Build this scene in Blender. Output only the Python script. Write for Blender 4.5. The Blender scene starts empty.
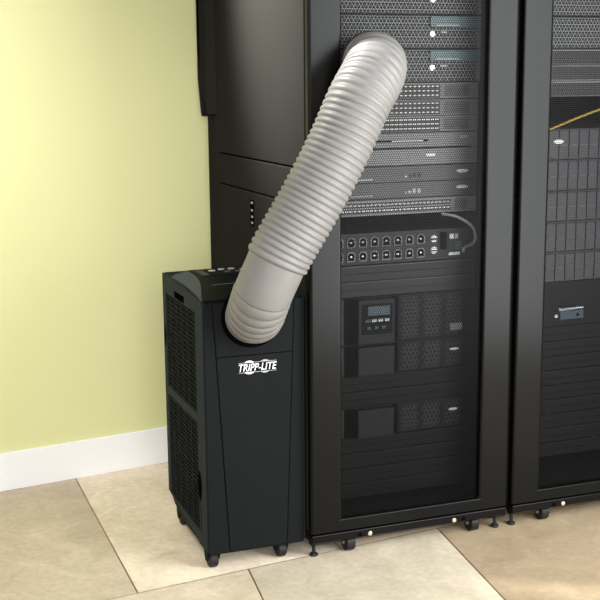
import bpy, bmesh, math, random
import numpy as np
from mathutils import Vector, Matrix
random.seed(7)
SC = bpy.context.scene
COL = SC.collection
PI = math.pi

# ------------------------------------------------------------------ materials
def lin(c):
    return tuple((v/255/12.92 if v/255 <= .04045 else ((v/255+.055)/1.055)**2.4) for v in c) + (1,)

def mat(name, rgb, rough=.5, spec=.4, metal=0., var=.0, vscale=40., bump=.0, bscale=600., emit=None, es=0., coat=0.):
    m = bpy.data.materials.new(name); m.use_nodes = True
    nt = m.node_tree; b = nt.nodes['Principled BSDF']
    b.inputs['Base Color'].default_value = lin(rgb)
    b.inputs['Roughness'].default_value = rough
    b.inputs['Specular IOR Level'].default_value = spec
    b.inputs['Metallic'].default_value = metal
    if coat: b.inputs['Coat Weight'].default_value = coat
    tc = nt.nodes.new('ShaderNodeTexCoord')
    if var:
        n = nt.nodes.new('ShaderNodeTexNoise'); n.inputs['Scale'].default_value = vscale; n.inputs['Detail'].default_value = 4
        nt.links.new(tc.outputs['Object'], n.inputs['Vector'])
        r = nt.nodes.new('ShaderNodeMix'); r.data_type = 'RGBA'
        a = tuple(x*(1-var) for x in lin(rgb)[:3]) + (1,); c = tuple(min(1, x*(1+var)) for x in lin(rgb)[:3]) + (1,)
        r.inputs['A'].default_value = a; r.inputs['B'].default_value = c
        nt.links.new(n.outputs['Fac'], r.inputs['Factor']); nt.links.new(r.outputs['Result'], b.inputs['Base Color'])
    if bump:
        n2 = nt.nodes.new('ShaderNodeTexNoise'); n2.inputs['Scale'].default_value = bscale; n2.inputs['Detail'].default_value = 2
        nt.links.new(tc.outputs['Object'], n2.inputs['Vector'])
        bp = nt.nodes.new('ShaderNodeBump'); bp.inputs['Strength'].default_value = bump; bp.inputs['Distance'].default_value = .0005
        nt.links.new(n2.outputs['Fac'], bp.inputs['Height']); nt.links.new(bp.outputs['Normal'], b.inputs['Normal'])
    if emit:
        b.inputs['Emission Color'].default_value = lin(emit); b.inputs['Emission Strength'].default_value = es
    return m

M = dict(
    powder=mat('black_powder_coat', (8, 8, 8), .28, .13, var=.08, vscale=8),
    perf=mat('perforated_black_steel', (11, 11, 12), .4, .08, var=.06, vscale=20),
    inner=mat('black_rack_interior', (16, 16, 16), .6, .3, var=.1),
    side=mat('black_side_steel', (37, 36, 34), .65, .0, var=.08, vscale=6, bump=.1),
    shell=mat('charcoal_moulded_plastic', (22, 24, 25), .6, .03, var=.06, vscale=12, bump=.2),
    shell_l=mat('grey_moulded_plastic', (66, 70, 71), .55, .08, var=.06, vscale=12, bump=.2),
    deck=mat('gloss_black_plastic', (11, 12, 13), .5, .04, var=.1),
    void=mat('dark_void', (6, 6, 6), .9, .0, var=.1),
    hose=mat('silver_grey_vinyl', (116, 114, 112), .45, .35, var=.05, vscale=30, bump=.12, bscale=200),
    rubber=mat('black_rubber', (20, 20, 20), .6, .3, var=.1),
    bolt=mat('zinc_bolt', (190, 180, 155), .35, .5, metal=.6, var=.08),
    white=mat('white_print', (240, 240, 240), .5, .3, var=.02),
    gear=mat('grey_equipment_paint', (98, 99, 100), .5, .4, var=.08, vscale=20),
    gear_d=mat('dark_equipment_paint', (62, 63, 64), .5, .4, var=.08, vscale=20),
    gear_b=mat('black_equipment_paint', (16, 16, 17), .5, .1, var=.08, vscale=20),
    grille=mat('grey_grille_plastic', (38, 44, 46), .6, .03, var=.05),
    blank=mat('grey_blanking_panel', (40, 41, 41), .5, .15, var=.08),
    ups=mat('black_module_paint', (29, 30, 32), .5, .12, var=.08, vscale=20),
    gear_r=mat('slate_equipment_paint', (42, 42, 46), .5, .4, var=.08, vscale=20),
    port=mat('pale_port_insert', (180, 180, 178), .5, .3, var=.05),
    portd=mat('dark_port_insert', (22, 22, 22), .5, .3, var=.05),
    teal=mat('teal_bezel_band', (70, 92, 94), .45, .4, var=.06),
    label=mat('pale_marking', (205, 205, 205), .5, .3, var=.03),
    labeld=mat('grey_marking', (150, 150, 150), .5, .3, var=.03),
    lamp=mat('white_indicator', (250, 250, 250), .4, .3, var=.01, emit=(255, 255, 255), es=.9),
    screen=mat('blue_screen', (52, 66, 74), .4, .2, var=.05, emit=(110, 140, 150), es=.02),
    yellow=mat('yellow_cable_jacket', (150, 122, 34), .5, .4, var=.05),
    cable=mat('grey_cable_jacket', (130, 130, 128), .5, .4, var=.05),
    chrome=mat('satin_metal', (150, 160, 168), .3, .5, metal=.7, var=.06),
    wall=mat('yellow_green_wall_paint', (227, 227, 170), .85, .2, var=.012, vscale=3, bump=.05, bscale=300),
    base=mat('white_baseboard_paint', (253, 253, 253), .5, .3, var=.005),
)

# tile: per-tile tone from a colour attribute, mottled
def tile_mat():
    m = bpy.data.materials.new('stone_floor_tile'); m.use_nodes = True
    nt = m.node_tree; b = nt.nodes['Principled BSDF']; L = nt.links.new
    at = nt.nodes.new('ShaderNodeAttribute'); at.attribute_name = 'tone'
    tc = nt.nodes.new('ShaderNodeTexCoord')
    n1 = nt.nodes.new('ShaderNodeTexNoise'); n1.inputs['Scale'].default_value = 7; n1.inputs['Detail'].default_value = 8; n1.inputs['Roughness'].default_value = .65; n1.inputs['Distortion'].default_value = .6
    n2 = nt.nodes.new('ShaderNodeTexNoise'); n2.inputs['Scale'].default_value = 55; n2.inputs['Detail'].default_value = 5
    L(tc.outputs['Object'], n1.inputs['Vector']); L(tc.outputs['Object'], n2.inputs['Vector'])
    r1 = nt.nodes.new('ShaderNodeValToRGB'); r1.color_ramp.elements[0].position = .3; r1.color_ramp.elements[1].position = .7
    r1.color_ramp.elements[0].color = (.80, .78, .73, 1); r1.color_ramp.elements[1].color = (1.1, 1.1, 1.1, 1)
    r2 = nt.nodes.new('ShaderNodeValToRGB'); r2.color_ramp.elements[0].position = .3; r2.color_ramp.elements[1].position = .72
    r2.color_ramp.elements[0].color = (.90, .89, .87, 1); r2.color_ramp.elements[1].color = (1.05, 1.05, 1.05, 1)
    L(n1.outputs['Fac'], r1.inputs['Fac']); L(n2.outputs['Fac'], r2.inputs['Fac'])
    a = nt.nodes.new('ShaderNodeMix'); a.data_type = 'RGBA'; a.blend_type = 'MULTIPLY'; a.inputs['Factor'].default_value = 1
    c = nt.nodes.new('ShaderNodeMix'); c.data_type = 'RGBA'; c.blend_type = 'MULTIPLY'; c.inputs['Factor'].default_value = 1
    L(at.outputs['Color'], a.inputs['A']); L(r1.outputs['Color'], a.inputs['B'])
    L(a.outputs['Result'], c.inputs['A']); L(r2.outputs['Color'], c.inputs['B'])
    L(c.outputs['Result'], b.inputs['Base Color'])
    b.inputs['Roughness'].default_value = .5; b.inputs['Specular IOR Level'].default_value = .3
    return m
M['tile'] = tile_mat()
M['grout'] = mat('tan_grout', (172, 148, 118), .9, .1, var=.1)

# ------------------------------------------------------------------ mesh building
class MB:
    def __init__(s): s.v = []; s.f = []
    def add(s, vs, fs):
        n = len(s.v); s.v += [tuple(map(float, p)) for p in vs]; s.f += [tuple(i+n for i in f) for f in fs]; return s
    def box(s, x0, x1, y0, y1, z0, z1):
        return s.add([(x0,y0,z0),(x1,y0,z0),(x1,y1,z0),(x0,y1,z0),(x0,y0,z1),(x1,y0,z1),(x1,y1,z1),(x0,y1,z1)],
                     [(3,2,1,0),(4,5,6,7),(0,1,5,4),(1,2,6,5),(2,3,7,6),(3,0,4,7)])
    def prism(s, poly, axis, a, b):           # poly in the two other axes, in cyclic order (x: yz, y: zx, z: xy)
        def P(p, t):
            return {'x': (t, p[0], p[1]), 'y': (p[1], t, p[0]), 'z': (p[0], p[1], t)}[axis]
        n = len(poly); area = sum(poly[i][0]*poly[(i+1) % n][1]-poly[(i+1) % n][0]*poly[i][1] for i in range(n))
        if area < 0: poly = poly[::-1]
        vs = [P(p, a) for p in poly]+[P(p, b) for p in poly]
        fs = [tuple(range(n))[::-1], tuple(range(n, 2*n))]+[(i, (i+1) % n, n+(i+1) % n, n+i) for i in range(n)]
        return s.add(vs, fs)
    def lathe(s, c, axis, prof, n=24):        # prof: list of (t along axis, radius); closed ends
        ax = {'x': Vector((1,0,0)), 'y': Vector((0,1,0)), 'z': Vector((0,0,1))}[axis] if isinstance(axis, str) else Vector(axis).normalized()
        u = ax.orthogonal().normalized(); w = ax.cross(u); c = Vector(c); vs = []; fs = []
        for t, r in prof:
            for k in range(n):
                a = 2*PI*k/n; vs.append(c+ax*t+(u*math.cos(a)+w*math.sin(a))*r)
        for i in range(len(prof)-1):
            for k in range(n):
                fs.append((i*n+k, i*n+(k+1) % n, (i+1)*n+(k+1) % n, (i+1)*n+k))
        fs.append(tuple(range(n))[::-1]); o = (len(prof)-1)*n; fs.append(tuple(range(o, o+n)))
        return s.add(vs, fs)
    def tube(s, pts, rad, n=12, caps=True):
        pts = [Vector(p) for p in pts]; m = len(pts)
        if not isinstance(rad, (list, tuple)): rad = [rad]*m
        T = [(pts[min(i+1, m-1)]-pts[max(i-1, 0)]).normalized() for i in range(m)]
        u = T[0].orthogonal().normalized(); vs = []; fs = []
        for i in range(m):
            u = (u-T[i]*u.dot(T[i])).normalized(); w = T[i].cross(u)
            for k in range(n):
                a = 2*PI*k/n; vs.append(pts[i]+(u*math.cos(a)+w*math.sin(a))*rad[i])
        for i in range(m-1):
            for k in range(n):
                fs.append((i*n+k, i*n+(k+1) % n, (i+1)*n+(k+1) % n, (i+1)*n+k))
        if caps: fs.append(tuple(range(n))[::-1]); o = (m-1)*n; fs.append(tuple(range(o, o+n)))
        return s.add(vs, fs)
    def build(s, name, material, parent=None, bevel=0, smooth=False, org=None, seg=2):
        me = bpy.data.meshes.new(name)
        o3 = org if org is not None else (0, 0, 0)
        me.from_pydata([(p[0]-o3[0], p[1]-o3[1], p[2]-o3[2]) for p in s.v], [], s.f); me.update()
        me.materials.append(material if not isinstance(material, str) else M[material])
        o = bpy.data.objects.new(name, me); COL.objects.link(o)
        if parent is not None: o.parent = parent
        if smooth:
            me.polygons.foreach_set('use_smooth', [True]*len(me.polygons))
            if smooth != 'all': me.set_sharp_from_angle(angle=math.radians(35))
        if bevel:
            bv = o.modifiers.new('bevel', 'BEVEL'); bv.width = bevel; bv.segments = seg; bv.limit_method = 'ANGLE'; bv.angle_limit = math.radians(40)
        return o

def thing(name, label, cat, loc=(0,0,0), group=None):
    o = bpy.data.objects.new(name, None); COL.objects.link(o); o.location = loc; o.empty_display_size = .05
    o['label'] = label; o['category'] = cat
    if group: o['group'] = group
    return o
def tag(o, label, cat, group=None):
    o['label'] = label; o['category'] = cat
    if group: o['group'] = group
    return o
def kids(o): return [c for c in COL.objects if c.parent == o]
def dup(o, parent=None):
    c = o.copy(); COL.objects.link(c)
    if parent is not None: c.parent = parent
    for k in kids(o): dup(k, c)
    return c
def dup_thing(o, loc, label):
    c = dup(o); c.location = loc; c['label'] = label; return c
def repeat(o, offs):                          # more of one part, sharing its mesh
    out = [o]; b = Vector(o.location)
    for d in offs:
        c = o.copy(); COL.objects.link(c); c.location = b+Vector(d); c.parent = o.parent; out.append(c)
        for k in kids(o):
            e = k.copy(); COL.objects.link(e); e.parent = c
    return out
def struct(o): o['kind'] = 'structure'; return o

# ------------------------------------------------------------------ the setting
def make_floor():
    v = []; f = []; tone = []; mi = []
    g = .0022
    def quad(P, t, m):
        n = len(v); v.extend(P); f.append(tuple(range(n, n+len(P)))); tone.append(t); mi.append(m)
    quad([(-4,-5,-.003),(4,-5,-.003),(4,1.6,-.003),(-4,1.6,-.003)], (1,1,1), 1)
    sl = .12; W = .59; D = .95
    back = {-1: (204,189,167), 0: (238,223,202), 1: (226,208,182)}
    front = {0: (206,194,173), 1: (168,150,124), -1: (218,204,182)}
    rnd = random.Random(3)
    for row in range(-6, 2):
        for k in range(-8, 8):
            if row >= 0:
                x0 = -.485+k*W; sh = .0
                col = back.get(k)
                def X(x, y): return x
            else:
                x0 = -.172+k*W
                col = front.get(k) if row == -1 else None
                def X(x, y, row=row): return x+(.12*(y-.05) if row == -1 else -.114)
            if col is None:
                q = rnd.uniform(-8, 8); col = (208+q, 190+q, 163+q)
            x1 = x0+W; P = []
            for (xx, vv) in ((x0+g, row*D+g), (x1-g, row*D+g), (x1-g, (row+1)*D-g), (x0+g, (row+1)*D-g)):
                y = vv+.03+sl*xx
                P.append((X(xx, y), y, 0))
            if max(p[1] for p in P) < -5 or min(p[1] for p in P) > 1.5: continue
            quad(P, lin(col)[:3], 0)
    me = bpy.data.meshes.new('floor'); me.from_pydata(v, [], f); me.update()
    me.materials.append(M['tile']); me.materials.append(M['grout'])
    me.polygons.foreach_set('material_index', mi)
    ca = me.color_attributes.new('tone', 'FLOAT_COLOR', 'CORNER')
    for p in me.polygons:
        for li in p.loop_indices: ca.data[li].color = tone[p.index]+(1,)
    o = bpy.data.objects.new('floor', me); COL.objects.link(o)
    return struct(o)
make_floor()
WA = math.atan2(.074, .504)
def wall_obj(name, mb, m, bevel=0):
    o = mb.build(name, m, bevel=bevel); o.location = (-.677, .870, 0); o.rotation_euler = (0, 0, WA); return struct(o)
wall_obj('wall_back', MB().box(-2.2, 3.2, 0.012, .13, -.003, 2.7), 'wall')
wall_obj('baseboard_back', MB().box(-2.2, 3.2, 0, .012, 0, .1245), 'base', .002)

# ------------------------------------------------------------------ rack
RW = .604; RD = .922; RH = 2.0
def perforated(name, x0, x1, z0, z1, y, p, parent, m, wall=.30):
    dx = p; dz = p*math.sqrt(3)/2; R = p/math.sqrt(3); r = R*(1-wall)
    nx = int(round((x1-x0)/dx)); nz = int(round((z1-z0)/dz))
    sx = (x1-x0)/(nx+.5)/dx; sz = (z1-z0)/nz/dz
    I, J = np.meshgrid(np.arange(nx), np.arange(nz)); I = I.ravel(); J = J.ravel()
    cx = (I+.5*(J % 2)+.5)*dx; cz = (J+.5)*dz
    A = np.radians(np.arange(6)*60+30)
    ox = cx[:, None]+R*np.cos(A)[None]; oz = cz[:, None]+R*np.sin(A)[None]
    ix = cx[:, None]+r*np.cos(A)[None]; iz = cz[:, None]+r*np.sin(A)[None]
    key = np.round(ox/(p/2)).astype(np.int64)*1000003+np.round(oz/(R/2)).astype(np.int64)
    uq, first, inv = np.unique(key.ravel(), return_index=True, return_inverse=True); inv = inv.ravel()
    V = np.concatenate([np.stack([ox.ravel()[first], oz.ravel()[first]], 1), np.stack([ix.ravel(), iz.ravel()], 1)])
    no = len(uq); N = len(cx)
    oi = inv.reshape(N, 6); ii = no+np.arange(N*6).reshape(N, 6)
    F = np.stack([oi, np.roll(oi, -1, 1), np.roll(ii, -1, 1), ii], 2).reshape(-1, 4)
    co = np.empty((len(V), 3), np.float32); co[:, 0] = x0+V[:, 0]*sx; co[:, 1] = y; co[:, 2] = z0+V[:, 1]*sz
    me = bpy.data.meshes.new(name); me.vertices.add(len(V)); me.vertices.foreach_set('co', co.ravel())
    me.loops.add(F.size); me.loops.foreach_set('vertex_index', F.ravel().astype(np.int32))
    me.polygons.add(len(F)); me.polygons.foreach_set('loop_start', np.arange(0, F.size, 4, dtype=np.int32))
    me.update(calc_edges=True); me.validate()
    me.materials.append(M[m])
    o = bpy.data.objects.new(name, me); COL.objects.link(o); o.parent = parent
    return o

def make_rack():
    t = thing('server_rack', 'tall black server rack with the grey hose fixed to its mesh door', 'server rack', (0, 0, 0), 'black server racks')
    # front door: rim of four members, mesh sheet behind
    d = MB()
    out = [(0, .070), (RW, .070), (RW, 1.955), (0, 1.955)]; inn = [(.091, .106), (.512, .106), (.512, 1.90), (.091, 1.90)]
    vs = [(x, 0, z) for x, z in out]+[(x, 0, z) for x, z in inn]+[(x, .027, z) for x, z in out]+[(x, .027, z) for x, z in inn]
    fs = []
    for i in range(4):
        j = (i+1) % 4
        fs += [(i, j, 4+j, 4+i), (8+j, 8+i, 12+i, 12+j), (j, i, 8+i, 8+j), (4+i, 4+j, 12+j, 12+i)]
    d.add(vs, fs)
    door = d.build('front_door', 'powder', t, bevel=.007, seg=4)
    perforated('perforated_sheet', .0905, .5125, .1055, 1.9005, .014, .0066, door, 'perf', wall=.22)
    # frame, posts and covers
    f = MB()
    for x0 in (.006, RW-.046):
        for y0 in (.034, RD-.06):
            f.box(x0, x0+.04, y0, y0+.04, .066, 1.95)
    f.build('post_frame', 'inner', t)
    r = MB()
    for x0 in (.047, RW-.047-.027):
        f2 = MB().box(x0, x0+.027, .1115, .145, .085, 1.94); f2.build('mounting_rail', 'gear_b', t)
    MB().box(0.004, RW-.004, .028, RD, 1.955, 1.985).build('roof_panel', 'powder', t, .003)
    MB().box(.004, RW-.004, RD-.012, RD, .08, 1.955).build('rear_door', 'inner', t, .002)
    MB().box(.05, RW-.05, .05, RD-.02, .068, .078).build('floor_plate', 'inner', t)
    bb = MB()
    bb.prism([(.0, .067), (.0, .046), (.012, .036), (.032, .036), (.032, .067)], 'x', 0.003, RW-.003)
    base = bb.build('base_bar', 'powder', t, .002)
    for x in (.173, .433):
        MB().lathe((x, .0005, .0525), 'y', [(-.0035, .004), (-.003, .0062), (0, .0068)], 16).build('bolt', 'bolt', base, smooth=True)
        MB().lathe((x-.03 if x < .3 else x+.03, .0006, .0525), 'y', [(-.001, .0065), (0, .0065)], 14).build('bolt_hole', 'void', base)
    # lower skirt each side
    for s, x0 in ((0, 0), (1, RW-.012)):
        MB().box(x0+.001, x0+.011, .033, RD-.02, .045, .0685).build('side_skirt', 'powder', t, .002)
    # side covers: left side seen, right one mirrored
    for s in (0, 1):
        def bx(y0, y1, z0, z1, a=.0, b=.008):
            return MB().box(a, b, y0, y1, z0, z1) if s == 0 else MB().box(RW-b, RW-a, y0, y1, z0, z1)
        up = bx(.0315, .800, 1.0575, 1.95); up.build('upper_side_panel', 'side', t, .003)
        bx(.0315, .800, .9620, 1.0535).build('middle_side_panel', 'side', t, .003)
        lo = bx(.0315, .800, .071, .9580).build('lower_side_panel', 'side', t, .003)
        q = bx(.452, .486, .858, .936, -.0012, .003).build('latch', 'void', lo, .002)
        dots = MB()
        for z in (.866, .884, .903, .925):
            bx(.460, .476, z, z+.006, -.0018, .0).build('latch_mark', 'labeld', lo)
        st = bx(.804, .842, .071, 1.95); st.build('rear_trim_strip', 'side', t, .0015)
        bx(.846, .922, .071, 1.95).build('rear_side_strip', 'side', t, .0015)
    # feet and casters
    for x in (.018, RW-.022):
        for y in (.03, RD-.05):
            MB().lathe((x, y, 0), 'z', [(0, .011), (.004, .0125), (.007, .011), (.010, .005), (.046, .005)], 16).build('levelling_foot', 'rubber', t, smooth=True)
    for x in (.122, .508):
        for y in (.034, RD-.10):
            c = MB().lathe((x-.014, y, .026), 'x', [(0, .021), (.003, .026), (.025, .026), (.028, .021)], 24)
            w = c.build('caster', 'rubber', t, smooth=True)
            MB().lathe((x-.0165, y, .026), 'x', [(0, .008), (.033, .008)], 12).build('axle', 'bolt', w, smooth=True)
            MB().box(x-.02, x+.02, y-.008, y+.024, .0525, .0675).build('caster_fork', 'inner', w)
    return t
rack = make_rack()
rack2 = dup_thing(rack, (.619, 0, 0), 'black server rack with a yellow cable inside, right of the rack with the hose')
# stepped cover on the rear top of the first rack
hc = MB().prism([(RD+.001, 1.165), (RD+.001, 1.95), (.956, 1.95), (.956, 1.29), (.950, 1.262)], 'x', -.022, .40)
oA = [(.850, 1.95), (.952, 1.95), (.948, 1.378), (.922, 1.27), (.852, 1.178), (.850, 1.186)]
oB = [(.812, 1.95), (.9605, 1.95), (.955, 1.37), (.935, 1.25), (.885, 1.165), (.812, 1.175)]
hc.add([(-.022, y, z) for y, z in oA]+[(-.0005, y, z) for y, z in oB],
       [tuple(range(6)), tuple(range(11, 5, -1))]+[(k, 6+k, 6+(k+1) % 6, (k+1) % 6) for k in range(6)])

# ------------------------------------------------------------------ equipment in the racks
U = .04445; ZT = 1.4498          # a shelf line of the 19 inch grid
FY = .1075                       # face plane
PL = .0605                       # left end of the panel in the first rack
PW = .4826
def base_unit(name, label, cat, u, m, group=None, depth=.45, face_pad=0.0006):
    """19 inch unit: ear plates, face and chassis; local origin at lower left of the face"""
    t = thing(name, label, cat, (0, 0, 0), group)
    h = u*U-.0016
    MB().box(.018, PW-.018, .004, depth, .0015, h-.0015).build('chassis', 'inner', t)
    MB().box(0, PW, 0, .0035, 0, h).build('face_plate', m, t, .0012)
    return t, h
def put(t, ztop, u, xoff=0., dy=0.):
    t.location = (PL+xoff, FY+dy, ztop-u*U+.0008)
def emblem(parent, x, z, s=.012, m='label', y=-.0012):
    """small pale two-lobed maker's mark"""
    b = MB()
    poly = []
    for k in range(24):
        a = 2*PI*k/24; c = math.cos(a)
        rr = .62+.38*abs(c)**.7
        poly.append((z+s*.30*math.sin(a)*(1.0 if abs(c) > .25 else .75), x+s*rr*c))
    b.prism(poly, 'y', y, y+.0012); return b.build('emblem', m, parent)

def make_server(label, m='gear', band=True):
    t, h = base_unit('rack_server', label, 'server', 2, 'portd', 'rack servers with honeycomb bezels', .6)
    bz = perforated('honeycomb_bezel', .016, PW-.012, .003, h-.003, -.009, .0105, t, m, wall=.30)
    MB().box(.002, .0152, -.012, -.0005, .001, h-.001).build('handle', m, t, .001)
    MB().box(PW-.0115, PW-.001, -.010, -.0005, .001, h-.001).build('handle', m, t, .001)
    if band:
        MB().box(.327, PW-.012, -.0125, -.0095, .055, h-.003).build('display_band', 'teal', t, .001)
        MB().box(.345, .415, -.0135, -.0124, .060, .0635).build('caption', 'labeld', t)
    MB().lathe((.334, -.0132, .0385), 'y', [(0, .0072), (.003, .0085)], 6).build('indicator_light', 'lamp', t)
    MB().box(.359, .376, -.0125, -.0097, .041, .046).build('caption', 'labeld', t)
    return t
s0 = make_server('grey honeycomb server at the top of the first rack, above the hose end'); put(s0, ZT+2*U, 2)
s1 = dup(s0); s1['label'] = 'grey honeycomb server with round white light, upper of two beside the hose end'; put(s1, ZT, 2)
s2 = dup(s0); s2['label'] = 'grey honeycomb server with white light, directly above the three port switches'; put(s2, ZT-2*U, 2)

def make_switch(label, m='gear', cols=24, x0=.040, dx=.0135, rowz=(.006, .018, .030), group='port switches in the racks', pm='port'):
    t, h = base_unit('network_switch', label, 'network switch', 1, m, group, .3)
    for rz in rowz:
        MB().box(x0-.004, x0+cols*dx, -.0011, .0005, rz-.003, rz+.0085).build('port_strip', 'portd', t)
        p = MB().box(x0, x0+dx*.68, -.0022, -.001, rz+.001, rz+.005).build('port', pm, t)
        repeat(p, [(k*dx, 0, 0) for k in range(1, cols)])
    perforated('vent', x0+cols*dx+.012, PW-.028, .006, h-.006, -.0012, .006, t, 'gear_d', wall=.5)
    return t
sw = make_switch('grey switch with pale port rows, topmost of the three below the servers'); put(sw, 1.2720, 1)
for k, l in ((1, 'grey switch with pale port rows, middle of the three below the servers'), (2, 'grey switch with pale port rows, just above the slot drive unit')):
    c = dup(sw); c['label'] = l; put(c, 1.2720-k*U, 1)
swl = make_switch('lighter grey switch with long port rows, above the dark gap with a looped cord', 'gear', 30, .035, .0122, (.010, .026))
put(swl, .9610, 1)

# slot unit
t, h = base_unit('drive_unit', 'grey unit with a thin bright drive slot, below the three switches', 'drive unit', 1, 'gear', None, .4); put(t, 1.1387, 1)
MB().box(.17, .33, -.0008, .0002, .019, .0245).build('slot', 'void', t)
MB().box(.22, .315, -.0016, .0, .0205, .0232).build('slot_light', 'label', t)
MB().box(.428, .452, -.0008, .0, .026, .032).build('caption', 'labeld', t)
MB().box(.018, PW-.018, -.0005, .0005, .001, .0035).build('seam', 'void', t)
# three plain units
t, h = base_unit('rack_appliance', 'plain grey unit with one pale caption, directly under the drive slot unit', 'rack appliance', 1, 'gear', 'plain grey rack appliances', .4); put(t, 1.0943, 1)
MB().box(.325, .352, -.0008, .0, .023, .029).build('caption', 'label', t)
for k, l in ((0, 'plain grey unit with logo at right, middle of three plain units'), (1, 'plain grey unit with logo at right, lowest of three plain units')):
    t, h = base_unit('rack_appliance', l, 'rack appliance', 1, 'gear_d' if k == 0 else 'gear_d', 'plain grey rack appliances', .4); put(t, 1.0498-k*U, 1)
    emblem(t, .437, .024, .018, 'label')
    MB().box(.10, .165, -.0008, .0, .0075, .0105).build('caption', 'labeld', t)
    for x in (.272, .285, .300):
        MB().box(x, x+.008, -.0010, .0, .012, .012+(.012 if x > .28 else .007)).build('button', 'portd' if k == 0 else 'labeld', t)
    MB().box(.262, .267, -.0010, .0, .012, .017).build('button', 'labeld', t)

# power distribution unit with sixteen outlets
t, h = base_unit('power_distribution_unit', 'dark unit with two rows of power outlets and a small screen', 'power unit', 2, 'blank', None, .25); put(t, .8721, 2)
def outlet_mb(x, z):
    b = MB(); o = [(-.012, -.0135), (.012, -.0135), (.012, .008), (.006, .0135), (-.006, .0135), (-.012, .008)]
    i = [(p[0]*.78, p[1]*.8) for p in o]
    vs = []
    for yy in (0, -.003):
        for ring in (o, i): vs += [(x+p[0], yy, z+p[1]) for p in ring]
    fs = []
    for k in range(6):
        j = (k+1) % 6
        fs += [(12+k, 12+j, 18+j, 18+k), (k, j, 12+j, 12+k), (6+j, 6+k, 18+k, 18+j)]
    return b.add(vs, fs), i
offs = [(c*.0349, 0, r*.0385) for r in (0, 1) for c in range(8)][1:]
b, i = outlet_mb(.066, .0235)
ob = b.build('outlet', 'gear', t)
MB().prism([(.0235+p[1], .066+p[0]) for p in i], 'y', -.0012, .0).build('socket_face', 'void', ob)
pinb = MB().box(.063, .069, -.0022, -.001, .022, .026).build('pin', 'label', ob)
repeat(ob, offs)
for z in (.0275, .060):
    r_ = MB().lathe((.352, -.003, z), 'y', [(0, .0085), (.003, .0105)], 18).build('breaker', 'label', t, smooth=True)
    MB().box(.341, .363, -.0045, -.003, z-.0025, z+.0015).build('breaker_switch', 'portd', r_)
MB().box(.372, .386, -.012, 0, .030, .078).build('plug', 'void', t, .002)
MB().box(.396, .455, -.0012, 0, .006, .082).build('meter_panel', 'blank', t)
MB().box(.418, .437, -.003, -.001, .028, .049).build('meter_screen', 'screen', t)
MB().box(.400, .412, -.003, -.001, .058, .071).build('display_digit', 'label', t)
MB().box(.416, .426, -.003, -.001, .058, .071).build('display_digit', 'labeld', t)
MB().box(.398, .432, -.0025, -.001, .0115, .0185).build('caption', 'label', t)
MB().box(.440, .448, -.0025, -.001, .018, .030).build('button', 'labeld', t)
def cat_rom(P, n=12):
    P = [Vector(p) for p in P]; P = [P[0]*2-P[1]]+P+[P[-1]*2-P[-2]]; out = []
    for i in range(1, len(P)-2):
        for k in range(n):
            t = k/n; a, b, c, d = P[i-1:i+3]
            out.append(.5*((2*b)+(c-a)*t+(2*a-5*b+4*c-d)*t*t+(3*b-a-3*c+d)*t**3))
    out.append(P[-2]); return out
o = MB().tube(cat_rom([(.430, .100, .914), (.470, .078, .905), (.512, .068, .875), (.522, .075, .835), (.508, .1045, .815)]), .0042, 10).build('network_cable', 'cable', smooth='all')
tag(o, 'thin grey cord looping down at the right of the outlet unit', 'cable')

# blanking panels
def make_blank(label, m='gear_b', lip='ups'):
    t = thing('blanking_panel', label, 'blanking panel', (0,0,0), 'black blanking panels')
    h = U-.0016
    MB().box(0, PW, 0, .0030, 0, h).build('face_plate', m, t, .0012)
    MB().prism([(-.0001, h-.011), (-.006, h-.004), (-.006, h-.001), (-.0001, h-.0005)][::1], 'x', .02, PW-.02).build('top_lip', m, t, .0008) if False else None
    MB().box(.02, PW-.02, -.006, 0, h-.0035, h-.0006).build('top_lip', lip, t, .0008)
    MB().box(.02, PW-.02, -.0035, 0, h*.42, h*.42+.0025).build('rib', m, t, .0008)
    return t
g0 = make_blank('dark ribbed blanking panel directly under the outlet unit', 'blank', 'gear_d'); put(g0, .7832, 1)
g1 = dup(g0); g1['label'] = 'dark ribbed blanking panel directly above the unit with the screen'; put(g1, .7387, 1)
b0 = make_blank('dark blanking panel directly under the upper battery pack'); put(b0, .4720, 1)
for z, l in ((.4276, 'dark blanking panel directly on top of the lower battery pack'),
             (.2943, 'dark blanking panel directly under the lower battery pack'),
             (.2498, 'dark blanking panel, second one below the lower battery pack'),
             (.2054, 'dark blanking panel, third one below the lower battery pack'),
             (.1609, 'dark blanking panel, lowest one above the base of the first rack')):
    c = dup(b0); c['label'] = l; put(c, z, 1)

# UPS and battery packs
def make_ups(label, u, name, cat, lcd):
    t, h = base_unit(name, label, cat, u, 'gear_b', None, .6)
    MB().box(.022, .078, -.006, .0, .002, h-.002).build('left_vent', 'portd', t, .001)
    mod = MB().box(.112, .222, -.026, 0, .003, h-.004).build('control_module' if lcd else 'battery_door', 'ups', t, .003)
    MB().box(.079, .111, -.0015, 0, .002, h-.002).build('handle_recess', 'void', t)
    MB().box(.223, .244, -.0015, 0, .002, h-.002).build('handle_recess', 'void', t)
    if lcd:
        MB().box(.122, .214, -.028, -.0255, .032, h-.016).build('screen_bezel', 'deck', mod, .001)
        MB().box(.140, .205, -.0292, -.0278, .085, h-.022).build('screen', 'screen', mod)
        for k in range(4):
            MB().box(.133+k*.019, .147+k*.019, -.0292, -.0278, .066, .074).build('key', 'labeld' if k > 0 else 'screen', mod)
        for k in range(3):
            MB().box(.138+k*.022, .148+k*.022, -.0292, -.0278, .046, .054).build('button', 'screen', mod)
    for c in range(3):
        x0 = .252+c*.068
        perforated('vent_grille', x0, x0+.056, .006, h-.008, -.003, .0125 if lcd else .015, t, 'blank', wall=.4)
    return t, h
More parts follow.
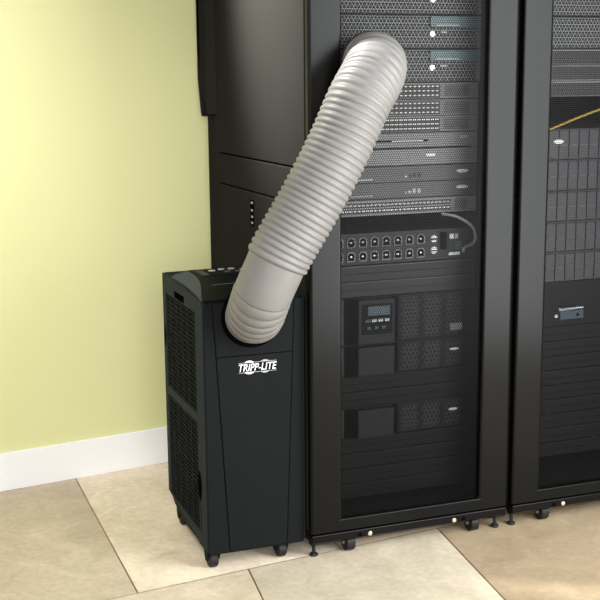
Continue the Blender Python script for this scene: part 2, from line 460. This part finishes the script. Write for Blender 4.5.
t, h = make_ups('dark power backup unit with blue screen module and three vent columns', 3, 'backup_power_unit', 'power unit', True); put(t, .6943, 3)
MB().box(.405, .442, -.006, -.001, .018, .038).build('caption', 'gear', t)
t, h = make_ups('dark battery pack with pale logo, directly under the unit with the screen', 2, 'battery_pack', 'battery pack', False); put(t, .5609, 2)
t['group'] = 'battery packs'
emblem(t, .418, .052, .014, 'label', -.0055)
b2 = dup(t); b2['label'] = 'dark battery pack with pale logo, alone between blanking panels'; put(b2, .3832, 2)

# second rack's equipment
X2 = .619
c = dup(s0); c['label'] = 'grey honeycomb server at the top of the second rack'; put(c, ZT+2*U, 2, X2)
c = dup(s0); c['label'] = 'grey honeycomb server second from the top in the second rack'; put(c, ZT, 2, X2)
sw2 = make_switch('slate switch', 'gear', 24, .040, .0135, (.006, .018, .030), 'port switches in the racks', 'gear_r')
for k, l in enumerate(('slate switch with grey port rows, uppermost in the second rack', 'slate switch with grey port rows, second down in the second rack',
                       'slate switch with grey port rows, third down in the second rack')):
    c = dup(sw2) if k else sw2; c['label'] = l; put(c, 1.3609-k*U, 1, X2)
def make_array(label):
    t, h = base_unit('disk_array', label, 'disk array', 2, 'gear_d', 'slate disk arrays', .5)
    p = MB().box(.022, .053, -.010, 0, .004, h-.004).build('drive_tray', 'gear_r', t, .001)
    MB().box(.026, .049, -.0125, -.0095, h*.45, h*.45+.004).build('tray_latch', 'gear_d', p)
    repeat(p, [(k*.0335, 0, 0) for k in range(1, 13)])
    return t
a0 = make_array('slate disk array with rows of trays, just below the yellow cable'); put(a0, 1.1387, 2, X2)
MB().prism([(.052+.006*math.sin(2*PI*k/20), .118+.017*math.cos(2*PI*k/20)) for k in range(20)], 'y', -.0130, -.0105).build('badge', 'label', a0)
first_badge = True
for k, l in enumerate(('slate disk array with rows of trays, second below the yellow cable', 'slate disk array with rows of trays, third below the yellow cable',
                       'slate disk array with rows of trays, fourth below the yellow cable', 'slate disk array with rows of trays, lowest of the five')):
    c = a0.copy(); COL.objects.link(c); c['label'] = l
    for ch in kids(a0):
        if not ch.name.startswith('badge'): dup(ch, c)
    put(c, 1.1387-(k+1)*2*U, 2, X2)
t, h = base_unit('storage_unit', 'black unit with a satin metal bar handle in the second rack', 'storage unit', 3, 'gear_b', None, .5); put(t, .6943, 3, X2)
MB().tube([(.133, -.020, .052), (.215, -.020, .055)], .004, 12).build('bar_handle', 'chrome', t, smooth=True)
for x in (.136, .210):
    MB().lathe((x, -.020, .0535), 'y', [(0, .004), (.022, .004)], 10).build('handle_post', 'chrome', t)
    MB().lathe((x, -.003, .030), 'y', [(0, .005), (.003, .006)], 12).build('screw', 'chrome', t, smooth=True)
MB().box(.150, .230, -.003, 0, .018, .044).build('display_panel', 'screen', t)
for k, l in enumerate(('black blanking panel right under the unit with the bar handle', 'black blanking panel second under the unit with the bar handle',
          'black blanking panel third under the unit with the bar handle', 'black blanking panel fourth under the unit with the bar handle',
          'black blanking panel fifth under the unit with the bar handle', 'black blanking panel fourth from the bottom of the second rack',
          'black blanking panel third from the bottom of the second rack', 'black blanking panel second from the bottom of the second rack',
          'lowest black blanking panel in the second rack')):
    c = dup(b0); c['label'] = l; put(c, .5609-k*U, 1, X2)
o = MB().tube(cat_rom([(.724, .090, 1.128), (.772, .082, 1.143), (.857, .080, 1.172), (.95, .085, 1.196), (1.02, .100, 1.19)]), .0034, 10).build('network_cable', 'yellow', smooth='all')
tag(o, 'yellow cable slanting behind the mesh door of the second rack', 'cable')

# rear cover of first rack (a part of it)
hc.build('rear_cover', 'side', rack, .003)

# ------------------------------------------------------------------ portable air conditioner
AX0, AX1, AY0, AY1, AZ0, AZ1 = -.283, -.007, .033, .445, .043, .728
ac = thing('portable_air_conditioner', 'black portable air conditioner on casters beside the rack, hose rising from it', 'air conditioner', (-.145, .24, 0))
ORG = (-.145, .24, 0)
def ab(mb, name, m, parent=ac, bevel=0, smooth=False, seg=2):
    return mb.build(name, m, parent, bevel, smooth, ORG, seg)
body = MB().prism([(AY0, AZ0), (AY0, .722), (AY0+.012, .731), (.25, .735), (AY1, .744), (AY1, .082), (.40, .060), (.30, AZ0)], 'x', AX0+.006, AX1-.003)
ab(body, 'cabinet', 'shell', bevel=.004, seg=3)
# left side cover with two grille openings
sd = MB()
def side_frame(mb, x0, x1):
    ya, yb = .034, .443
    holes = [((.100, .412), (.418, .690)), ((.108, .412), (.088, .392))]
    # strips between openings, as one connected sheet
    ys = [ya, .100, .412, yb]; zs = [.052, .090, .392, .418, .690, .729]
    return ys, zs
def add_sheet(mb, x, dx, ys, zs, open_cells, zb=None):
    """flat sheet at x (thickness dx) on a grid with some cells left open"""
    idx = {}
    for i, y in enumerate(ys):
        for j, z in enumerate(zs):
            for k, xx in enumerate((x, x+dx)):
                zz = z
                if j == 0: zz = z+max(0, (y-.27))*.25
                if j == len(zs)-1: zz = z+.014*max(0, (y-.034)/.41)
                idx[i, j, k] = len(mb.v); mb.v.append((xx, y, zz))
    full = lambda i, j: 0 <= i < len(ys)-1 and 0 <= j < len(zs)-1 and (i, j) not in open_cells
    for i in range(len(ys)-1):
        for j in range(len(zs)-1):
            if not full(i, j): continue
            a = lambda di, dj, k: idx[i+di, j+dj, k]
            mb.f.append((a(0,0,0), a(0,1,0), a(1,1,0), a(1,0,0))); mb.f.append((a(0,0,1), a(1,0,1), a(1,1,1), a(0,1,1)))
            if not full(i-1, j): mb.f.append((a(0,0,0), a(0,0,1), a(0,1,1), a(0,1,0)))
            if not full(i+1, j): mb.f.append((a(1,0,0), a(1,1,0), a(1,1,1), a(1,0,1)))
            if not full(i, j-1): mb.f.append((a(0,0,0), a(1,0,0), a(1,0,1), a(0,0,1)))
            if not full(i, j+1): mb.f.append((a(0,1,0), a(0,1,1), a(1,1,1), a(1,1,0)))
for s in (0, 1):
    xo = AX0 if s == 0 else AX1-.003
    dx = .009 if s == 0 else .006
    ys, zs = side_frame(None, 0, 0)
    m_ = MB(); add_sheet(m_, xo, dx, ys, zs, {(1, 1), (1, 3)})
    so = ab(m_, 'side_panel', 'grille', bevel=.002)
    if s == 0:
        for (z0, z1) in ((.090, .392), (.418, .690)):
            n = int((z1-z0)/.0125)
            sl = MB()
            for k in range(n):
                z = z0+(k+.5)*(z1-z0)/n
                sl.prism([(.100, z-.0030), (.412, z-.0030), (.412, z+.0016), (.100, z+.0016)], 'x', xo+.0015, xo+.0055)
            for y in (.165, .228, .291, .352):
                sl.box(xo+.0008, xo+.006, y-.003, y+.003, z0, z1)
            g = ab(sl, 'grille', 'shell', so)
            ab(MB().box(xo+.0062, xo+.0068, .100, .412, z0, z1), 'filter_backing', 'void', g)
        ab(MB().box(xo-.0008, xo+.002, .205, .305, .695, .713), 'filter_slot', 'void', so)
        # lens shaped finger grips
        def lens(y, z0, z1, w):
            P = []
            for k in range(17):
                q = k/16; P.append((y-w*math.sin(PI*q), z0+(z1-z0)*q))
            for k in range(15, 0, -1):
                q = k/16; P.append((y+w*math.sin(PI*q), z0+(z1-z0)*q))
            return MB().prism(P, 'x', xo-.0008, xo+.002)
        ab(lens(.086, .175, .268, .017), 'finger_grip', 'void', so)
        ab(lens(.425, .530, .600, .010), 'finger_grip', 'void', so)
        ab(MB().box(xo-.0006, xo+.002, .083, .0855, .088, .168), 'panel_seam', 'void', so)
# crowned top: glossy deck, grey shoulder caps, button row
dk = []
N = 14
inner = []
for k in range(N+1):
    q = k/N; y = .034+(.444-.034)*q
    xi = AX0+.003+.072*math.sin(min(1, q*1.12)*PI/2)**1.15
    z = .7315+.012*math.sin(min(1, q*1.15)*PI/2)
    inner.append((xi, y, z))
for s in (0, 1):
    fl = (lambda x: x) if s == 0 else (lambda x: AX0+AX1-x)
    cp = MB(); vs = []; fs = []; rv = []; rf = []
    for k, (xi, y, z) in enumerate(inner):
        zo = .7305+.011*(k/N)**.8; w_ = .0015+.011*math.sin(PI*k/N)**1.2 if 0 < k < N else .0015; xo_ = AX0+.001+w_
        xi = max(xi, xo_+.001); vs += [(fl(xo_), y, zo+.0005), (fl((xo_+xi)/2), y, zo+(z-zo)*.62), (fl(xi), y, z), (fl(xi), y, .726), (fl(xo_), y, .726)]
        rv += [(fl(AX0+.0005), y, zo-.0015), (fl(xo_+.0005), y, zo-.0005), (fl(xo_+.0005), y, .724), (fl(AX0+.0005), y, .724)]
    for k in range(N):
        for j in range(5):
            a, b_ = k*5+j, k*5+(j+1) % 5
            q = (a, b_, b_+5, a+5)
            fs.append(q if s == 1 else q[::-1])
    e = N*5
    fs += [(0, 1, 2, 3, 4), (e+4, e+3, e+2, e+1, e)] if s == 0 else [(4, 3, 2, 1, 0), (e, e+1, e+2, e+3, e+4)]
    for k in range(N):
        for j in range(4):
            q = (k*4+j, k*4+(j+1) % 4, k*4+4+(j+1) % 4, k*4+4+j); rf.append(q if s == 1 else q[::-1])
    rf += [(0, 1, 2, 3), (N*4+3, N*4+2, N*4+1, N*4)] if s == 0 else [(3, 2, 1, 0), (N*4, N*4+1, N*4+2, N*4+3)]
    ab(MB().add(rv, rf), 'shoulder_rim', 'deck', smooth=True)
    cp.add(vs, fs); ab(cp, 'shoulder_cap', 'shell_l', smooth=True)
dkm = MB(); vs = []; fs = []
for k, (xi, y, z) in enumerate(inner):
    x0, x1 = xi+.0012, AX0+AX1-xi-.0012
    vs += [(x0, y, z+.001), (x1, y, z+.001), (x1, y, .727), (x0, y, .727)]
for k in range(N):
    for j in range(4):
        a, b_ = k*4+j, k*4+(j+1) % 4
        fs.append((a, a+4, b_+4, b_))
fs += [(3, 2, 1, 0), (N*4, N*4+1, N*4+2, N*4+3)]
dkm.add([(v[0], v[1], v[2]) for v in vs], fs)
deck = ab(dkm, 'top_deck', 'deck', smooth=True)
def zdeck(y):
    q = (y-.034)/(.444-.034); return .7325+.012*math.sin(min(1, q*1.15)*PI/2)
ab(MB().box(-.170, -.045, .335, .425, zdeck(.38)-.003, zdeck(.40)+.0022), 'control_panel', 'shell', deck, .002)
for x, y in ((-.150, .392), (-.118, .405), (-.112, .360), (-.088, .405), (-.080, .360), (-.058, .385)):
    ab(MB().lathe((x, y, zdeck(.40)+.0015), 'z', [(0, .0105), (.0025, .0105), (.0035, .008)], 18), 'button', 'labeld' if y > .37 else 'shell_l', deck, smooth=True)
ab(MB().box(-.192, -.172, .34, .42, zdeck(.38)-.003, zdeck(.40)+.0015), 'indicator_strip', 'shell_l', deck)
ab(MB().prism([(-.206, .198), (-.206, .203), (-.09, .215), (-.09, .210)], 'z', zdeck(.2)-.004, zdeck(.215)+.0005), 'lid_seam', 'shell_l', deck)
# front: tapered centre panel in two pieces, with side cheeks
def trap(z0, z1):
    def L(z): return -.221-.034*(z-.06)/.67
    def R(z): return -.060+.026*(z-.06)/.67
    return L, R
L_, R_ = trap(0, 1)
def front_piece(z0, z1, y0, y1, top=0):
    P = [(z0, L_(z0)), (z0, R_(z0)), (z1, R_(z1)), (z1, L_(z1))]
    return MB().prism(P, 'y', y0, y1)
fp = ab(front_piece(.050, .5805, AY0-.0065, AY0+.002), 'lower_front_panel', 'shell', bevel=.002)
up = ab(front_piece(.5820, .7225, AY0-.0065, AY0+.002), 'outlet_panel', 'shell', bevel=.002)
for (x0, x1, t0, t1) in ((AX0+.004, None, 0, 0), (None, AX1-.003, 0, 0)):
    if x0 is not None:
        P = [(.047, x0), (.047, L_(.047)-.0012), (.722, L_(.722)-.0012), (.722, x0)]
    else:
        P = [(.047, R_(.047)+.0012), (.047, x1), (.722, x1), (.722, R_(.722)+.0012)]
    ab(MB().prism(P, 'y', AY0-.0045, AY0+.002), 'front_cheek', 'shell', bevel=.0025)
# socket ring where the hose plugs in
SOC = Vector((-.149, AY0-.0065, .686))
ab(MB().lathe(SOC+Vector((0, .001, -.0)), 'y', [(-.010, .079), (-.008, .083), (0, .084)], 48), 'hose_socket', 'void', up, smooth=True)
# logo: letters over two arcs
def make_logo():
    cu = bpy.data.curves.new('lettering', 'FONT'); cu.body = 'TRIPP-LITE'; cu.size = .0265; cu.shear = .22; cu.space_character = 1.0
    cu.align_x = 'CENTER'; cu.align_y = 'CENTER'; cu.offset = .0; cu.extrude = .0004
    to = bpy.data.objects.new('lettering_source', cu); COL.objects.link(to)
    dg = bpy.context.evaluated_depsgraph_get(); me = bpy.data.meshes.new_from_object(to.evaluated_get(dg))
    bpy.data.objects.remove(to); bpy.data.curves.remove(cu)
    xs = [v.co.x for v in me.vertices]; k = .104/(max(xs)-min(xs)); mid = (max(xs)+min(xs))/2
    ysl = [v.co.y for v in me.vertices]; ky = .0190/(max(ysl)-min(ysl)); my = (max(ysl)+min(ysl))/2
    for v in me.vertices:
        x, y, z = v.co; v.co = ((x-mid)*k, -z, (y-my)*ky)
    me.materials.clear(); me.materials.append(M['white'])
    o = bpy.data.objects.new('lettering', me); COL.objects.link(o); o.parent = fp
    o.location = Vector((-.1365, AY0-.0082, .549))-Vector(ORG)
    # arcs above and below the letters, with thin rules
    def arc(cx, sg, r=.0178, hgt=.0126):
        P = []
        for k in range(19):
            a = math.acos(hgt/r)*(1-2*k/18)
            P.append((.549+sg*(r*math.cos(a)), -.1365+cx+r*1.05*math.sin(a)))
        return MB().prism(P, 'y', AY0-.0076, AY0-.0064)
    for cx, sg, m in ((-.023, 1, 'white'), (-.023, -1, 'white'), (.020, 1, 'labeld'), (.020, -1, 'labeld')):
        ab(arc(cx, sg), 'logo_arc', m, fp)
    for z in (.5356, .5618):
        ab(MB().box(-.1885, -.0845, AY0-.0074, AY0-.0064, z-.0006, z+.0006), 'logo_rule', 'labeld', fp)
make_logo()
# casters
for x, y in ((AX0+.022, .062), (AX1-.060, .062), (AX0+.030, .385), (AX1-.040, .385)):
    w = ab(MB().lathe((x-.013, y, .022), 'x', [(0, .017), (.004, .022), (.022, .022), (.026, .017)], 22), 'caster', 'rubber', smooth=True)
    ab(MB().prism([(y-.016, .060), (y-.016, .040), (y-.006, .020), (y+.006, .020), (y+.016, .040), (y+.016, .060)], 'x', x-.0185, x-.0150), 'caster_fork', 'shell', w)
    ab(MB().prism([(y-.016, .060), (y-.016, .040), (y-.006, .020), (y+.006, .020), (y+.016, .040), (y+.016, .060)], 'x', x+.0150, x+.0185), 'caster_fork', 'shell', w)

# ------------------------------------------------------------------ exhaust hose
HP = [(-.149, .0255, .689), (-.152, -.008, .696), (-.156, -.045, .724), (-.153, -.075, .762), (-.134, -.092, .816), (-.109, -.100, .870),
      (-.037, -.112, .992), (.030, -.118, 1.113), (.090, -.110, 1.228), (.134, -.086, 1.283), (.156, -.058, 1.309), (.168, -.030, 1.319), (.170, -.014, 1.320), (.170, -.002, 1.320)]
path = cat_rom(HP, 40)
# resample evenly
S = [0]
for a, b_ in zip(path, path[1:]): S.append(S[-1]+(b_-a).length)
tot = S[-1]
def at(s):
    s = max(0, min(tot, s))
    for i in range(len(S)-1):
        if S[i+1] >= s:
            q = (s-S[i])/max(1e-9, S[i+1]-S[i]); return path[i].lerp(path[i+1], q)
    return path[-1]
hose = thing('exhaust_hose', 'ribbed silver grey hose running from the air conditioner up to the rack door', 'hose', HP[0])
CU0, CU1 = .128, .222
def section(name, s0, s1, rad, pitch=None, amp=0., step=.0022, n=56, lip=0):
    k = max(2, int((s1-s0)/step)); pts = []; rr = []
    for i in range(k+1):
        s = s0+(s1-s0)*i/k; pts.append(at(s)); r = rad(s) if callable(rad) else rad
        if pitch:
            ph = (s-s0)/pitch % 1
            r += amp*(abs(math.sin(PI*ph))**.55*2-1)
        rr.append(r)
    return MB().tube(pts, rr, n).build(name, 'hose', hose, smooth='all', org=HP[0])
section('smooth_cuff', CU0, CU1, lambda s: .0735)
section('ribbed_elbow', 0, CU0+.004, lambda s: .0725, .0215, .0026)
section('ribbed_tube', CU1-.004, tot, lambda s: .0765+.0005*min(1, (s-CU1)/.1), .0160, .0036)
fl = MB().lathe((.170, -.0005, 1.320), 'y', [(-.006, .079), (-.004, .082), (0, .082)], 40).build('door_flange', 'rubber', hose, smooth=True, org=HP[0])

# ------------------------------------------------------------------ light, world, camera
w = bpy.data.worlds.new('world'); SC.world = w; w.use_nodes = True
w.node_tree.nodes['Background'].inputs['Color'].default_value = (1, 1, 1, 1)
w.node_tree.nodes['Background'].inputs['Strength'].default_value = .68
def area(name, loc, tgt, sx, sy, e, col=(1, 1, 1)):
    l = bpy.data.lights.new(name, 'AREA'); l.shape = 'RECTANGLE'; l.size = sx; l.size_y = sy; l.energy = e; l.color = col
    o = bpy.data.objects.new(name, l); COL.objects.link(o); o.location = loc
    o.rotation_euler = (Vector(tgt)-Vector(loc)).to_track_quat('-Z', 'Y').to_euler(); return o
area('wall_fill_light', (-1.3, -4.0, 1.6), (-.4, .9, .6), 2.2, 1.6, 92, (1, 1, 1))  # unseen fill lamp, added to light wall and floor evenly
area('key_light', (1.15, -1.5, 1.10), (.40, 0, 1.0), 1.25, 1.8, 96, (.97, 1, 1))
def spot(loc, tgt, e, deg):
    l = bpy.data.lights.new('fill_spot', 'SPOT'); l.energy = e; l.spot_size = math.radians(deg); l.spot_blend = 1; l.shadow_soft_size = .1; l.color = (1, .99, .96)  # helper spots, added for fill; no real ceiling fitting
    o = bpy.data.objects.new('fill_spot', l); COL.objects.link(o); o.location = loc
    o.rotation_euler = (Vector(tgt)-Vector(loc)).to_track_quat('-Z', 'Y').to_euler()
spot((-.92, .70, 2.75), (0, .31, 1.62), 1700, 30)  # added spot: brightens upper front of the rack's side panel
spot((-1.5, -.9, 2.8), (.05, .97, .22), 170, 38)  # added spot: lifts the dim lower wall beside the air conditioner

cam = bpy.data.cameras.new('camera'); co = bpy.data.objects.new('camera', cam); COL.objects.link(co)
pi_, ya, ro = .1892, -.3555, -.0085
fw = Vector((-math.sin(ya), math.cos(ya), 0)); rt = Vector((math.cos(ya), math.sin(ya), 0)); upv = Vector((0, 0, 1))
F = fw*math.cos(pi_)-upv*math.sin(pi_); Uv = upv*math.cos(pi_)+fw*math.sin(pi_)
R = rt*math.cos(ro)+Uv*math.sin(ro); Uv = Uv*math.cos(ro)-rt*math.sin(ro)
co.matrix_world = Matrix(((R.x, Uv.x, -F.x, -1.0541), (R.y, Uv.y, -F.y, -2.7664), (R.z, Uv.z, -F.z, 1.2871), (0, 0, 0, 1)))
cam.sensor_width = 36; cam.lens = 1160.06*36/600; cam.clip_start = .05
SC.camera = co
SC.view_settings.view_transform = 'Standard'; SC.view_settings.look = 'None'; SC.view_settings.gamma = 1; SC.view_settings.exposure = 0
SC.view_settings.use_curve_mapping = False
